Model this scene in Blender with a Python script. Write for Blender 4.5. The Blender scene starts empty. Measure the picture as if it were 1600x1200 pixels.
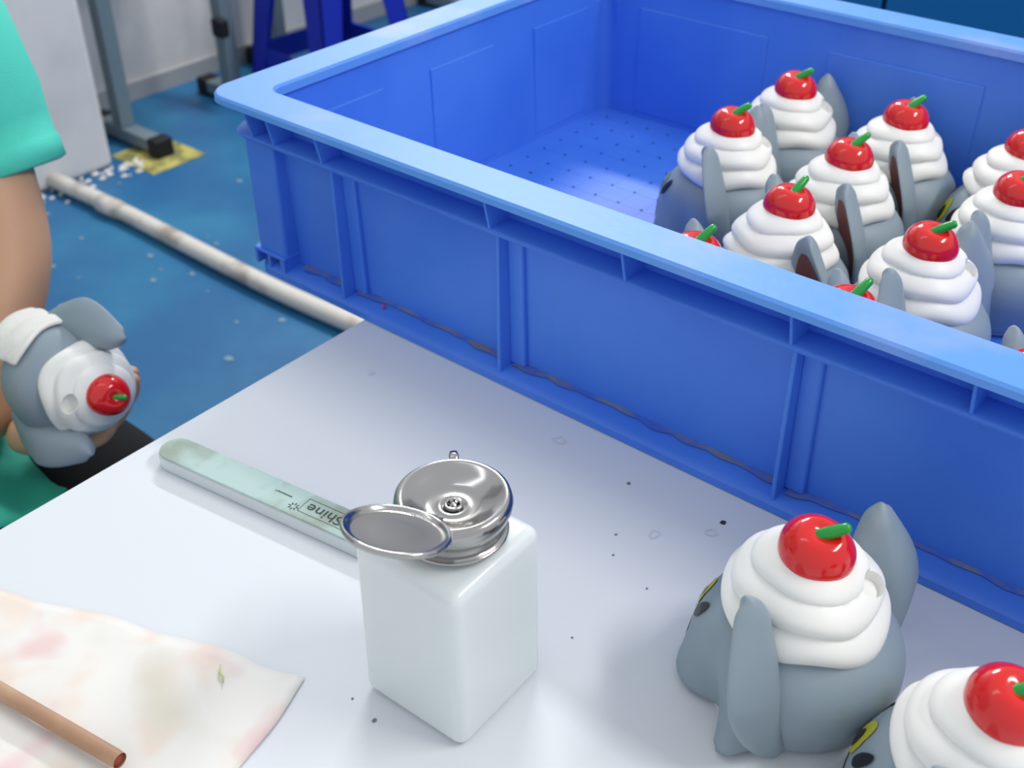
import bpy, bmesh, math, random
from mathutils import Vector, Matrix, noise
random.seed(7)
SC = bpy.context.scene
COL = SC.collection
PI = math.pi

# ------------------------------------------------------------------ camera
cam_data = bpy.data.cameras.new('camera')
cam = bpy.data.objects.new('camera', cam_data); COL.objects.link(cam)
F, PITCH, ROLL, YAW = 1810.97, .60896, -.00724, -.69916
fw = Vector((math.cos(PITCH)*math.sin(YAW), math.cos(PITCH)*math.cos(YAW), -math.sin(PITCH)))
r0 = Vector((math.cos(YAW), -math.sin(YAW), 0)); u0 = r0.cross(fw)
rt = math.cos(ROLL)*r0 + math.sin(ROLL)*u0; up = -math.sin(ROLL)*r0 + math.cos(ROLL)*u0
m = Matrix((rt, up, -fw)).transposed().to_4x4(); m.translation = (0, 0, .46)
cam.matrix_world = m
cam_data.sensor_width = 36; cam_data.lens = F/1600*36
cam_data.clip_start = .01; cam_data.clip_end = 60
cam_data.dof.use_dof = True; cam_data.dof.focus_distance = .62; cam_data.dof.aperture_fstop = 12
SC.camera = cam
# ------------------------------------------------------------------ world, lights, exposure
w = bpy.data.worlds.new('world'); SC.world = w; w.use_nodes = True
w.node_tree.nodes['Background'].inputs[0].default_value = (.91, .955, 1, 1)
w.node_tree.nodes['Background'].inputs[1].default_value = .80
def area(name, loc, tgt, sx, sy, power, col=(1, 1, 1)):
    d = bpy.data.lights.new(name, 'AREA'); d.shape = 'RECTANGLE'; d.size = sx; d.size_y = sy; d.energy = power; d.color = col
    o = bpy.data.objects.new(name, d); COL.objects.link(o); o.location = loc
    o.rotation_euler = (Vector(tgt)-Vector(loc)).to_track_quat('-Z', 'Y').to_euler()
    return o
area('tube_lamp', (.80, 1.05, 1.55), (-.2, .4, 0), .9, .16, 17, (1, .98, .95))
area('tube_lamp', (-1.0, .1, 1.75), (-.6, .4, 0), .16, 1.2, 1.5, (.95, .98, 1))
area('tube_lamp', (-1.9, 2.4, 1.75), (-1.9, 2.2, 0), 1.2, .16, 62, (1, .99, .97))
SC.view_settings.view_transform = 'Standard'; SC.view_settings.look = 'None'
SC.view_settings.exposure = 0; SC.view_settings.gamma = 1; SC.view_settings.use_curve_mapping = False

# ------------------------------------------------------------------ helpers
def tag(o, label=None, cat=None, group=None, kind=None):
    if label: o['label'] = label
    if cat: o['category'] = cat
    if group: o['group'] = group
    if kind: o['kind'] = kind
    return o
def empty(name, loc=(0, 0, 0), rz=0, parent=None):
    o = bpy.data.objects.new(name, None); COL.objects.link(o); o.location = loc; o.rotation_euler = (0, 0, rz)
    o.empty_display_size = .01; o.parent = parent
    return o
def link(name, bm, mt, parent=None, smooth=True):
    me = bpy.data.meshes.new(name); bmesh.ops.recalc_face_normals(bm, faces=bm.faces); bm.to_mesh(me); bm.free()
    if smooth:
        for p in me.polygons: p.use_smooth = True
    me.materials.append(mt)
    o = bpy.data.objects.new(name, me); COL.objects.link(o); o.parent = parent
    return o
def sharp(o, ang=40):
    me = o.data
    me.set_sharp_from_angle(angle=math.radians(ang))
    return o
def bevel_mod(o, wd, seg=3):
    b = o.modifiers.new('b', 'BEVEL'); b.width = wd; b.segments = seg; b.limit_method = 'ANGLE'; b.angle_limit = math.radians(35)
    return o
def bake(o):
    dg = bpy.context.evaluated_depsgraph_get()
    me = bpy.data.meshes.new_from_object(o.evaluated_get(dg), depsgraph=dg)
    o.modifiers.clear(); o.data = me
    return o
def box(bm, x0, x1, y0, y1, z0, z1):
    v = [bm.verts.new((x, y, z)) for z in (z0, z1) for x, y in ((x0, y0), (x1, y0), (x1, y1), (x0, y1))]
    for f in ((0, 3, 2, 1), (4, 5, 6, 7), (0, 1, 5, 4), (1, 2, 6, 5), (2, 3, 7, 6), (3, 0, 4, 7)): bm.faces.new([v[i] for i in f])
    return v
def boxo(name, x0, x1, y0, y1, z0, z1, mt, parent=None, bev=.0):
    bm = bmesh.new(); box(bm, x0, x1, y0, y1, z0, z1)
    o = link(name, bm, mt, parent, False)
    if bev: bevel_mod(o, bev); 
    return o
def lathe(bm, prof, n=48, cx=0, cy=0, close=True):
    rings = []
    for r, z in prof:
        if r < 1e-6: rings.append([bm.verts.new((cx, cy, z))])
        else: rings.append([bm.verts.new((cx+r*math.cos(2*PI*i/n), cy+r*math.sin(2*PI*i/n), z)) for i in range(n)])
    for a, b in zip(rings, rings[1:]):
        for i in range(n):
            j = (i+1) % n
            if len(a) == 1 and len(b) == 1: continue
            if len(a) == 1: bm.faces.new((a[0], b[i], b[j]))
            elif len(b) == 1: bm.faces.new((a[i], a[j], b[0]))
            else: bm.faces.new((a[i], a[j], b[j], b[i]))
    return rings
def tube(bm, pts, radii, n=12, caps=True, flat=1.0):
    pts = [Vector(p) for p in pts]
    if not hasattr(radii, '__len__'): radii = [radii]*len(pts)
    t0 = (pts[1]-pts[0]).normalized(); ref = Vector((0, 0, 1)) if abs(t0.z) < .9 else Vector((1, 0, 0))
    u = t0.cross(ref).normalized(); rings = []
    for k, p in enumerate(pts):
        t = (pts[min(k+1, len(pts)-1)]-pts[max(k-1, 0)]).normalized()
        u = (u - t*u.dot(t)).normalized(); v = t.cross(u)
        rings.append([bm.verts.new(p+radii[k]*(u*math.cos(2*PI*i/n)+v*math.sin(2*PI*i/n)*flat)) for i in range(n)])
    for a, b in zip(rings, rings[1:]):
        for i in range(n): bm.faces.new((a[i], a[(i+1) % n], b[(i+1) % n], b[i]))
    if caps: bm.faces.new(rings[0][::-1]); bm.faces.new(rings[-1])
def copy_tree(o, parent=None):
    c = o.copy(); COL.objects.link(c); c.parent = parent
    for ch in o.children: copy_tree(ch, c)
    return c
def s2l(c):
    return tuple((x/255/12.92 if x/255 <= .04045 else ((x/255+.055)/1.055)**2.4) for x in c)+(1,)

def mat(name, col, rough=.5, metal=0, spec=.5, bump=0, bscale=80, var=None, vscale=8, vlo=.45, vhi=.6, sss=0, trans=0, coat=0, sheen=0, ior=1.45):
    mt = bpy.data.materials.new(name); mt.use_nodes = True; nt = mt.node_tree; b = nt.nodes['Principled BSDF']
    c = s2l(col) if max(col) > 1 else tuple(col)+(1,)
    b.inputs['Base Color'].default_value = c; b.inputs['Roughness'].default_value = rough; b.inputs['Metallic'].default_value = metal
    b.inputs['Specular IOR Level'].default_value = spec; b.inputs['IOR'].default_value = ior
    if sss: b.inputs['Subsurface Weight'].default_value = sss; b.inputs['Subsurface Scale'].default_value = .01; b.inputs['Subsurface Radius'].default_value = (1, 1, 1)
    if trans: b.inputs['Transmission Weight'].default_value = trans
    if coat: b.inputs['Coat Weight'].default_value = coat; b.inputs['Coat Roughness'].default_value = .08
    tc = nt.nodes.new('ShaderNodeTexCoord')
    if bump:
        n = nt.nodes.new('ShaderNodeTexNoise'); n.inputs['Scale'].default_value = bscale; n.inputs['Detail'].default_value = 6
        nt.links.new(tc.outputs['Object'], n.inputs['Vector'])
        bp = nt.nodes.new('ShaderNodeBump'); bp.inputs['Strength'].default_value = bump; bp.inputs['Distance'].default_value = .002
        nt.links.new(n.outputs['Fac'], bp.inputs['Height']); nt.links.new(bp.outputs['Normal'], b.inputs['Normal'])
    if var:
        n = nt.nodes.new('ShaderNodeTexNoise'); n.inputs['Scale'].default_value = vscale; n.inputs['Detail'].default_value = 5
        nt.links.new(tc.outputs['Object'], n.inputs['Vector'])
        mr = nt.nodes.new('ShaderNodeMapRange'); mr.inputs['From Min'].default_value = vlo; mr.inputs['From Max'].default_value = vhi
        nt.links.new(n.outputs['Fac'], mr.inputs['Value'])
        mx = nt.nodes.new('ShaderNodeMix'); mx.data_type = 'RGBA'; mx.inputs[6].default_value = c; mx.inputs[7].default_value = s2l(var)
        nt.links.new(mr.outputs['Result'], mx.inputs[0]); nt.links.new(mx.outputs[2], b.inputs['Base Color'])
    return mt

M = dict(
    table=mat('white_laminate', (218, 222, 227), .5, spec=.3, bump=.02, bscale=300, var=(218, 222, 228), vscale=5),
    edge=mat('table_edge', (190, 194, 200), .5),
    blue=mat('blue_plastic', (62, 118, 224), .42, bump=.06, bscale=60, var=(76, 132, 232), vscale=7, vlo=.35, vhi=.65),
    rim=mat('lit_worn_blue_plastic', (92, 152, 232), .45, bump=.08, bscale=120, var=(140, 165, 236), vscale=9, vlo=.52, vhi=.72),  # crate blue with light on the upward face put into the base; noise is wear
    dust=mat('dust', (116, 122, 150), .9, var=(66, 104, 200), vscale=60, vlo=.4, vhi=.6),
    grey=mat('grey_vinyl', (138, 153, 164), .48, bump=.03, bscale=400),
    inner=mat('brown_vinyl', (112, 66, 62), .55),
    cream=mat('white_vinyl', (238, 237, 233), .45, sss=.12),
    cherry=mat('red_gloss_paint', (214, 12, 14), .16, coat=.6),
    stem=mat('green_gloss_paint', (20, 150, 52), .25, coat=.3),
    black=mat('black_paint', (14, 16, 24), .4),
    yellow=mat('yellow_paint', (178, 178, 40), .45),
    hole=mat('white_plug', (222, 219, 212), .6),
    floor=mat('blue_epoxy', (28, 92, 140), .45, bump=.05, bscale=20, var=(40, 112, 152), vscale=3, vlo=.45, vhi=.65),
    wall=mat('white_plaster', (214, 212, 211), .8, bump=.1, bscale=30, var=(202, 200, 199), vscale=4),
    pipe=mat('pvc', (205, 200, 192), .5, bump=.1, bscale=30, var=(160, 150, 138), vscale=12, vlo=.55, vhi=.7),
    steel=mat('painted_steel', (118, 134, 142), .45, metal=.2),
    dsteel=mat('dark_steel', (70, 84, 90), .5, metal=.2),
    rubber=mat('black_rubber', (16, 18, 22), .7),
    stool=mat('dark_blue_plastic', (20, 40, 170), .35),
    cab=mat('teal_steel', (12, 106, 172), .4),
    yel=mat('yellow_tape', (182, 172, 96), .8, var=(120, 120, 70), vscale=20),
    chrome=mat('chrome', (176, 174, 172), .15, metal=1, bump=.01, bscale=60),
    skin=mat('skin', (205, 160, 128), .5, sss=.15, bump=.05, bscale=120),
    teal=mat('teal_cotton', (84, 212, 190), .85, bump=.3, bscale=500, var=(74, 200, 178), vscale=10),
    apron=mat('green_cloth', (40, 160, 138), .8, var=(66, 184, 160), vscale=12),
    trousers=mat('black_cloth', (14, 15, 20), .9),
    hair=mat('black_hair', (16, 13, 12), .5),
    clothw=mat('white_cotton', (228, 224, 220), .9, bump=.2, bscale=200),
    paper=mat('stained_paper', (232, 229, 224), .8, bump=.06, bscale=40),
    wood=mat('bamboo', (172, 134, 106), .5, bump=.1, bscale=90, var=(186, 150, 120), vscale=30),
    red_end=mat('red_brown', (150, 60, 44), .5),
    ink=mat('dark_print', (54, 72, 66), .6),
    speck=mat('grime', (120, 122, 122), .9),
    dark_speck=mat('dark_grime', (58, 60, 62), .9),
    olive=mat('dry_leaf', (206, 206, 150), .8),
    paintfleck=mat('red_fleck', (216, 40, 110), .6),
)
# milky bottle: translucent plastic
def milky(name, col, rough, transl=.35, alpha=None):
    mt = mat(name, col, rough, sss=.4); nt = mt.node_tree; b = nt.nodes['Principled BSDF']
    b.inputs['Subsurface Scale'].default_value = .02
    return mt
M['bottle'] = milky('milky_plastic', (218, 225, 226), .22)
M['file_top'] = mat('green_glass', (180, 206, 201), .3, sss=.2, var=(152, 166, 154), vscale=34, vlo=.46, vhi=.66)
M['file_body'] = milky('frosted_plastic', (214, 222, 226), .3)
# paper stains (faint peach / pink blotches that belong to the paper)
def stain(mt, cols):
    nt = mt.node_tree; b = nt.nodes['Principled BSDF']; tc = [n for n in nt.nodes if n.type == 'TEX_COORD'][0]
    src = None
    for i, (c, sc, lo, hi) in enumerate(cols):
        mp = nt.nodes.new('ShaderNodeMapping'); mp.inputs['Location'].default_value = (i*3.1, i*1.7, 0)
        nt.links.new(tc.outputs['Object'], mp.inputs['Vector'])
        n = nt.nodes.new('ShaderNodeTexNoise'); n.inputs['Scale'].default_value = sc; n.inputs['Detail'].default_value = 1.5
        nt.links.new(mp.outputs['Vector'], n.inputs['Vector'])
        mr = nt.nodes.new('ShaderNodeMapRange'); mr.inputs['From Min'].default_value = lo; mr.inputs['From Max'].default_value = hi
        nt.links.new(n.outputs['Fac'], mr.inputs['Value'])
        mx = nt.nodes.new('ShaderNodeMix'); mx.data_type = 'RGBA'; mx.inputs[7].default_value = s2l(c)
        if src is None: mx.inputs[6].default_value = b.inputs['Base Color'].default_value
        else: nt.links.new(src, mx.inputs[6])
        nt.links.new(mr.outputs['Result'], mx.inputs[0]); src = mx.outputs[2]
    nt.links.new(src, b.inputs['Base Color'])
stain(M['paper'], [((233, 218, 206), 34, .5, .66), ((230, 204, 202), 26, .58, .7), ((218, 211, 196), 18, .56, .74)])

# ------------------------------------------------------------------ the setting
FZ = -.75
def struct(name, x0, x1, y0, y1, z0, z1, mt, bev=0):
    return tag(boxo(name, x0, x1, y0, y1, z0, z1, mt, None, bev), kind='structure')
fl = struct('floor', -3.3, 3, -2.5, 5, FZ-.05, FZ, M['floor'])
struct('wall_left', -3.3, -2.85, -2.5, 5, FZ, 2.0, M['wall'])
struct('wall_back', -2.85, 3, 4.6, 5, FZ, 2.0, M['wall'])
column = struct('wall_pillar', -2.85, -2.50, .75, 1.43, FZ, 2.0, M['wall'], .015)
struct('baseboard_left', -2.85, -2.84, 1.43, 4.6, FZ, FZ+.05, mat('grey_skirting', (160, 162, 164), .7))
# loose plaster and dust swept against the pillar foot
bm = bmesh.new()
for k in range(90):
    x = -2.497+abs(random.gauss(0, .035)); y = random.uniform(1.0, 1.5); s = random.uniform(.003, .012)
    a = random.random()*PI
    vs = [bm.verts.new((x+s*math.cos(a+i*2*PI/5)*random.uniform(.6, 1.1), y+s*math.sin(a+i*2*PI/5), FZ+.002)) for i in range(5)]
    t = bm.verts.new((x, y, FZ+.006+s*.2))
    for i in range(5): bm.faces.new((vs[i], vs[(i+1) % 5], t))
tag(link('plaster_crumbs', bm, M['wall'], None, False), 'loose plaster crumbs on the floor at the foot of the white pillar', 'debris', kind='stuff')
bm = bmesh.new()
for k in range(38):
    x = random.uniform(-2.5, -1.45); y = 1.25+random.gauss(0, .16); s = random.uniform(.003, .013)
    if abs(y-1.255) < .03: continue
    a = random.random()*PI
    vs = [bm.verts.new((x+s*math.cos(a+i*2*PI/6)*random.uniform(.5, 1.2), y+s*.7*math.sin(a+i*2*PI/6)*random.uniform(.6, 1.1), FZ+.0015)) for i in range(6)]
    bm.faces.new(vs)
tag(link('paint_scuffs', bm, mat('pale_scuff', (120, 146, 160), .8), None, False), 'pale chips and scuffs scattered on the blue floor around the white pipe', 'debris', kind='stuff')

# white pipe on the floor
bm = bmesh.new()
N = 24; pts = [(-2.50+i*(1.9/N), 1.262+.006*math.sin(i*.5), FZ+.0235+.001*math.sin(i)) for i in range(N+1)]
tube(bm, pts, .0195, 16)
pipe = link('floor_pipe', bm, M['pipe']); tag(pipe, 'long dirty white plastic pipe lying across the blue floor', 'pipe')
for x in (-2.30,):
    bm = bmesh.new(); tube(bm, [(x, 1.264, FZ+.0235), (x+.06, 1.266, FZ+.0235)], .0222, 16)
    link('pipe_sleeve', bm, M['pipe'], pipe)

# work benches along the left wall: T-legs with rubber feet
def bench(y0, y1, label, dx=0):
    t = empty('work_bench', (-2.66+dx, (y0+y1)/2, FZ))
    ox, oy = -2.66, (y0+y1)/2
    def P(name, a, mt, par=t, bev=.003):
        return boxo(name, a[0]-ox, a[1]-ox, a[2]-oy, a[3]-oy, a[4]-FZ, a[5]-FZ, mt, par, bev)
    P('bench_top', (-2.72, -2.47, y0-.03, y1+.0, .0, .03), M['wall'])
    for y in (y0, y1):
        P('leg', (-2.63, -2.59, y-.02, y+.02, FZ+.045, 0), M['steel'])
        f = P('foot_bar', (-2.72, -2.46, y-.022, y+.022, FZ+.012, FZ+.045), M['steel'])
        for x in (-2.72, -2.46):
            P('foot_cap', (x-.02, x+.02, y-.027, y+.027, FZ, FZ+.05), M['rubber'], t, .006)
    P('cross_bar', (-2.69, -2.66, y0, y1, FZ+.38, FZ+.41), M['dsteel'])
    P('clamp_knob', (-2.60, -2.555, y1-.05, y1-.02, FZ+.20, FZ+.25), M['rubber'], t, .008)
    return tag(t, label, 'bench')
bench(1.545, 1.90, 'grey steel framed bench nearest the white pillar with black foot caps')
bench(2.15, 2.9, 'grey steel framed bench standing behind the dark blue stools', -.09)
o = boxo('tape_patch', -2.56, -2.38, 1.46, 1.62, FZ, FZ+.002, M['yel'])
o.rotation_euler.z = 0; tag(o, 'faded yellow tape patch on the floor under the bench foot', 'tape')
# dark blue plastic stools
def make_stool():
    t = empty('plastic_stool')
    bm = bmesh.new(); v = box(bm, -.15, .15, -.15, .15, .44, .47); s = link('seat', bm, M['stool'], t, False); bevel_mod(s, .012)
    for sx, sy in ((1, 1), (1, -1), (-1, 1), (-1, -1)):
        bm = bmesh.new()
        for (ax, ay) in ((1, 0), (0, 1)):     # L-shaped leg: two flared panels
            wv = .088
            def q(z, e, s0):
                c = .135+(.44-z)*.12
                return Vector((sx*(c-(e if ax else 0)), sy*(c-(e if ay else 0)), z)) + Vector((sx*(-s0 if ay else 0), sy*(-s0 if ax else 0), 0))
            vs = [bm.verts.new(q(z, e, s0)) for z in (0, .445) for e, s0 in ((0, 0), (wv if z else .05, 0), (wv if z else .05, .006), (0, .006))]
            for f in ((0, 3, 2, 1), (4, 5, 6, 7), (0, 1, 5, 4), (1, 2, 6, 5), (2, 3, 7, 6), (3, 0, 4, 7)): bm.faces.new([vs[i] for i in f])
        link('leg', bm, M['stool'], t, False)
    for a in range(4):
        bm = bmesh.new(); c = .135+.32*.12
        box(bm, -c+.01, c-.01, c-.012, c-.004, .10, .16)
        o = link('stretcher', bm, M['stool'], t, False); o.rotation_euler.z = a*PI/2
    return t
st = make_stool(); st.location = (-2.40, 2.10, FZ); st.rotation_euler.z = -.05; st.scale = (.92, .92, 1)
tag(st, 'dark blue plastic stool left of its neighbour, its leg by the crate corner', 'stool', 'stools by the wall')
s2 = copy_tree(st); s2.location = (-2.10, 2.66, FZ); s2.rotation_euler.z = .62
tag(s2, 'dark blue plastic stool half hidden behind the left rim of the crate', 'stool', 'stools by the wall')

# steel cabinet behind the crate
cb = empty('storage_cabinet', (-.15, 1.5, FZ))
boxo('carcass', -.95, .95, .02, .42, 0, 1.15, M['cab'], cb, .004)
boxo('top_panel', -.96, .96, 0, .43, 1.15, 1.17, M['cab'], cb, .004)
for i in range(4):
    x0 = -.93+i*.465
    d = boxo('door', x0+.003, x0+.462, 0, .02, .06, 1.13, M['cab'], cb, .004)
    bm = bmesh.new(); box(bm, x0+.40, x0+.415, -.018, 0, .5, .62); bevel_mod(link('door_handle', bm, M['steel'], d, False), .004)
tag(cb, 'deep blue steel cabinet with flush doors behind the crate', 'cabinet')

# ------------------------------------------------------------------ the table
tb = empty('work_table', (-.56, .2, FZ))
def tl(x, y, z): return (x+.56, y-.2, z-FZ)
bm = bmesh.new()
poly = [(-.557, -.35), (.75, -.35), (.75, .965), (-.5705, .965)]
vb = [bm.verts.new(tl(x, y, -.025)) for x, y in poly]; vt = [bm.verts.new(tl(x, y, 0)) for x, y in poly]
bm.faces.new(vt); bm.faces.new(vb[::-1])
for i in range(4): bm.faces.new((vb[i], vb[(i+1) % 4], vt[(i+1) % 4], vt[i]))
bevel_mod(link('tabletop', bm, M['table'], tb, False), .0012, 2)
for x, y in ((-.50, -.28), (.68, -.28), (.68, .90), (-.50, .90)):
    a = tl(x, y, 0); boxo('leg', a[0]-.02, a[0]+.02, a[1]-.02, a[1]+.02, 0, .725, M['steel'], tb, .003)
for y in (-.28, .90):
    a = tl(-.5, y, 0); b_ = tl(.68, y, 0); boxo('apron_rail', a[0], b_[0], a[1]-.012, a[1]+.012, .67, .725, M['steel'], tb)
tag(tb, 'white laminate work table with grey legs and stained top', 'table')
# smudges printed flat on the tabletop: a part of the table
def smudge(x, y, r, mt, k=7, ring=False):
    bm = bmesh.new(); a0 = random.random()*6
    out = [(x+r*random.uniform(.6, 1.15)*math.cos(a0+i*2*PI/k), y+r*random.uniform(.6, 1.15)*math.sin(a0+i*2*PI/k)) for i in range(k)]
    vs = [bm.verts.new(tl(px, py, .0003)) for px, py in out]
    if ring:
        vi = [bm.verts.new(tl(x+(px-x)*.7, y+(py-y)*.7, .0003)) for px, py in out]
        for i in range(k): bm.faces.new((vs[i], vs[(i+1) % k], vi[(i+1) % k], vi[i]))
    else: bm.faces.new(vs)
    link('stain', bm, mt, tb, False)
M['faint'] = mat('faint_grime', (208, 213, 219), .6)
SM = [(-.236, .4738, .0022, 'dark_speck', 0), (-.2919, .2405, .0014, 'speck', 0), (-.2615, .4395, .0042, 'faint', 1), (-.237, .462, .004, 'faint', 1),
      (-.3, .468, .0016, 'speck', 0), (-.279, .425, .001, 'speck', 0), (-.5095, .452, .003, 'faint', 0), (-.36, .475, .005, 'faint', 1),
      (-.27, .41, .0008, 'speck', 0), (-.335, .30, .0008, 'speck', 0), (-.25, .345, .0008, 'speck', 0), (-.31, .243, .0008, 'speck', 0), (-.24, .40, .0008, 'speck', 0)]
for x, y, r, mk, rg in SM: smudge(x, y, r, M[mk], 8, bool(rg))

# ------------------------------------------------------------------ the blue crate
cr = empty('plastic_crate', (-.67, .50, 0))
CX0, CY0, CX1, CY1, CH = -.690, .499, .03, .966, .150
def cw(x, y, z): return (x+.67, y-.50, z)
def rect_ring(bm, levels):
    """levels: list of (inset from base outer, z); closes consecutive rounded-rectangle loops."""
    loops = []
    for ins, z, rad in levels:
        vs = []
        x0, x1, y0, y1 = CX0+ins, CX1-ins, CY0+ins, CY1-ins
        for (cx, cy, a) in ((x1-rad, y1-rad, 0), (x0+rad, y1-rad, PI/2), (x0+rad, y0+rad, PI), (x1-rad, y0+rad, 1.5*PI)):
            for k in range(7):
                t = a+k*PI/12
                vs.append(bm.verts.new(cw(cx+rad*math.cos(t), cy+rad*math.sin(t), z)))
        loops.append(vs)
    for a, b in zip(loops, loops[1:]):
        n = len(a)
        for i in range(n): bm.faces.new((a[i], a[(i+1) % n], b[(i+1) % n], b[i]))
    return loops
WI = .017
# wall shell: outer face and inner face
bm = bmesh.new()
L = rect_ring(bm, [(WI+.001, .004, .012), (WI-.004, CH-.003, .012), (WI+.0, CH-.003, .012), (WI+.005, .0045, .012), (WI+.001, .004, .012)])
wl = sharp(link('wall', bm, M['blue'], cr))
# floor of the crate with a shallow lattice
bm = bmesh.new(); box(bm, CX0+.67+WI, CX1+.67-WI, CY0-.5+WI, CY1-.5-WI, .003, .007)
link('floor_panel', bm, M['blue'], cr, False)
bm = bmesh.new()
for i in range(1, 27): box(bm, CX0+.67+WI+i*.0247-.0012, CX0+.67+WI+i*.0247+.0012, CY0-.5+WI+.01, CY1-.5-WI-.01, .007, .0071)
for i in range(1, 17): box(bm, CX0+.67+WI+.01, CX1+.67-WI-.01, CY0-.5+WI+i*.0255-.0012, CY0-.5+WI+i*.0255+.0012, .007, .0071)
link('floor_lattice', bm, M['blue'], cr, False)
# bottom flange
bm = bmesh.new()
rect_ring(bm, [(WI+.004, .011, .01), (.004, .009, .016), (.0, .006, .018), (.0, .0005, .018), (.004, .0, .018), (WI+.004, .0, .01)])
sharp(link('bottom_flange', bm, M['blue'], cr), 50)
# rim: wide rolled top
bm = bmesh.new()
rect_ring(bm, [(WI+.0035, CH-.008, .012), (WI+.003, CH-.002, .012), (WI+.0015, CH, .013), (-.0125, CH+.0002, .020), (-.0142, CH-.0015, .0215), (-.0145, CH-.0055, .0215), (-.0128, CH-.0058, .020), (-.0124, CH-.0022, .020), (WI-.004, CH-.0025, .013)])
rim = link('rim', bm, M['rim'], cr)
for v in rim.data.vertices:       # edges knocked out of true by use
    p = v.co; n_ = noise.noise(Vector((p.x*9, p.y*9, 1.3)))
    v.co.z += .0012*n_
sharp(rim, 28)
# ledge under the rim
bm = bmesh.new(); ZL = CH-.029
rect_ring(bm, [(WI-.002, ZL+.0015, .014), (-.004, ZL+.001, .022), (-.0055, ZL-.001, .022), (-.0045, ZL-.003, .022), (.002, ZL-.0035, .02), (WI-.001, ZL-.0025, .014)])
sharp(link('ledge', bm, M['blue'], cr), 50)
# ribs and gussets
def rib(side, s, z0, z1, d0, d1, name='rib', th=.0018):
    """side 'f','l','k','r'; s = coordinate along the side; d = protrusion from wall at bottom and top"""
    bm = bmesh.new(); vs = []
    for z, d in ((z0, d0), (z1, d1)):
        w0 = WI+.003-(.005*z/CH)
        for (dd, tt) in ((w0, -th), (w0-d, -th*.8), (w0-d, th*.8), (w0, th)):
            if side == 'f': vs.append(bm.verts.new(cw(s+tt, CY0+dd, z)))
            elif side == 'k': vs.append(bm.verts.new(cw(s+tt, CY1-dd, z)))
            elif side == 'l': vs.append(bm.verts.new(cw(CX0+dd, s+tt, z)))
            else: vs.append(bm.verts.new(cw(CX1-dd, s+tt, z)))
    for f in ((0, 3, 2, 1), (4, 5, 6, 7), (0, 1, 5, 4), (1, 2, 6, 5), (2, 3, 7, 6), (3, 0, 4, 7)): bm.faces.new([vs[i] for i in f])
    return bevel_mod(link(name, bm, M['blue'], cr, False), .0008, 2)
RF = [-.589, -.4335, -.2205, -.02]
for s in RF:
    rib('f', s, .006, ZL, .0175, .0135); rib('k', s, .006, ZL, .0175, .0135)
for s in RF+[-.329, -.122, -.640, -.664]:
    rib('f', s, ZL, CH-.004, .021, .026, 'gusset', .0013); rib('k', s, ZL, CH-.004, .021, .026, 'gusset', .0013)
for s in (.62, .73, .84):
    rib('l', s, .006, ZL, .0175, .0135); rib('r', s, .006, ZL, .0175, .0135)
for s in (.53, .62, .73, .84, .93):
    rib('l', s, ZL, CH-.004, .021, .026, 'gusset', .0013); rib('r', s, ZL, CH-.004, .021, .026, 'gusset', .0013)
# recessed inner panel lines on the left and back walls
for y in (.595, .735, .875):
    bm = bmesh.new(); v = box(bm, WI+.002, WI+.0056, y-.5-.042, y-.5+.042, .012, CH-.034)
    for q in v: q.co.x += .02*0+(CX0+.67)-.0035*q.co.z/CH
    bevel_mod(link('inner_panel', bm, M['blue'], cr, False), .0012)
for x in (-.56, -.36, -.16):
    bm = bmesh.new(); v = box(bm, x+.67-.07, x+.67+.07, CY1-.5-WI-.0056, CY1-.5-WI-.002, .012, CH-.034)
    for q in v: q.co.y += .0035*q.co.z/CH
    bevel_mod(link('inner_panel', bm, M['blue'], cr, False), .0012)
for x in RF:      # shallow pilaster behind each outer rib
    bm = bmesh.new(); v = box(bm, x+.67+.001, x+.67+.014, CY0-.5+WI-.0035, CY0-.5+WI+.002, .011, ZL)
    for q in v: q.co.y -= .004*q.co.z/CH
    bevel_mod(link('outer_pilaster', bm, M['blue'], cr, False), .002, 3)
# corner posts and stacking feet
for sx, X in ((1, CX0), (-1, CX1)):
    for sy, Y in ((1, CY0), (-1, CY1)):
        bm = bmesh.new()
        # corner panel standing proud of the wall
        for (a, b, c, d) in ((.004, .036, .0035, WI+.002), (.0035, WI+.002, .004, .036)):
            xs = sorted((X+sx*a, X+sx*b)); ys = sorted((Y+sy*c, Y+sy*d))
            box(bm, xs[0]+.67, xs[1]+.67, ys[0]-.5, ys[1]-.5, .018, ZL-.001)
        bevel_mod(link('corner_post', bm, M['blue'], cr, False), .003, 3)
        for (a, b) in ((.001, .004), (.016, .019), (.031, .036)):   # open cells of the stacking foot
            bm = bmesh.new(); xs = sorted((X+sx*a, X+sx*b)); ys = sorted((Y+sy*.001, Y+sy*(WI+.002)))
            box(bm, xs[0]+.67, xs[1]+.67, ys[0]-.5, ys[1]-.5, .007, .019); link('foot_web', bm, M['blue'], cr, False)
        bm = bmesh.new(); xs = sorted((X+sx*.0005, X+sx*.037)); ys = sorted((Y+sy*.0005, Y+sy*(WI+.002)))
        box(bm, xs[0]+.67, xs[1]+.67, ys[0]-.5, ys[1]-.5, .018, .021); bevel_mod(link('foot_cap', bm, M['blue'], cr, False), .001, 2)
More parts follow.
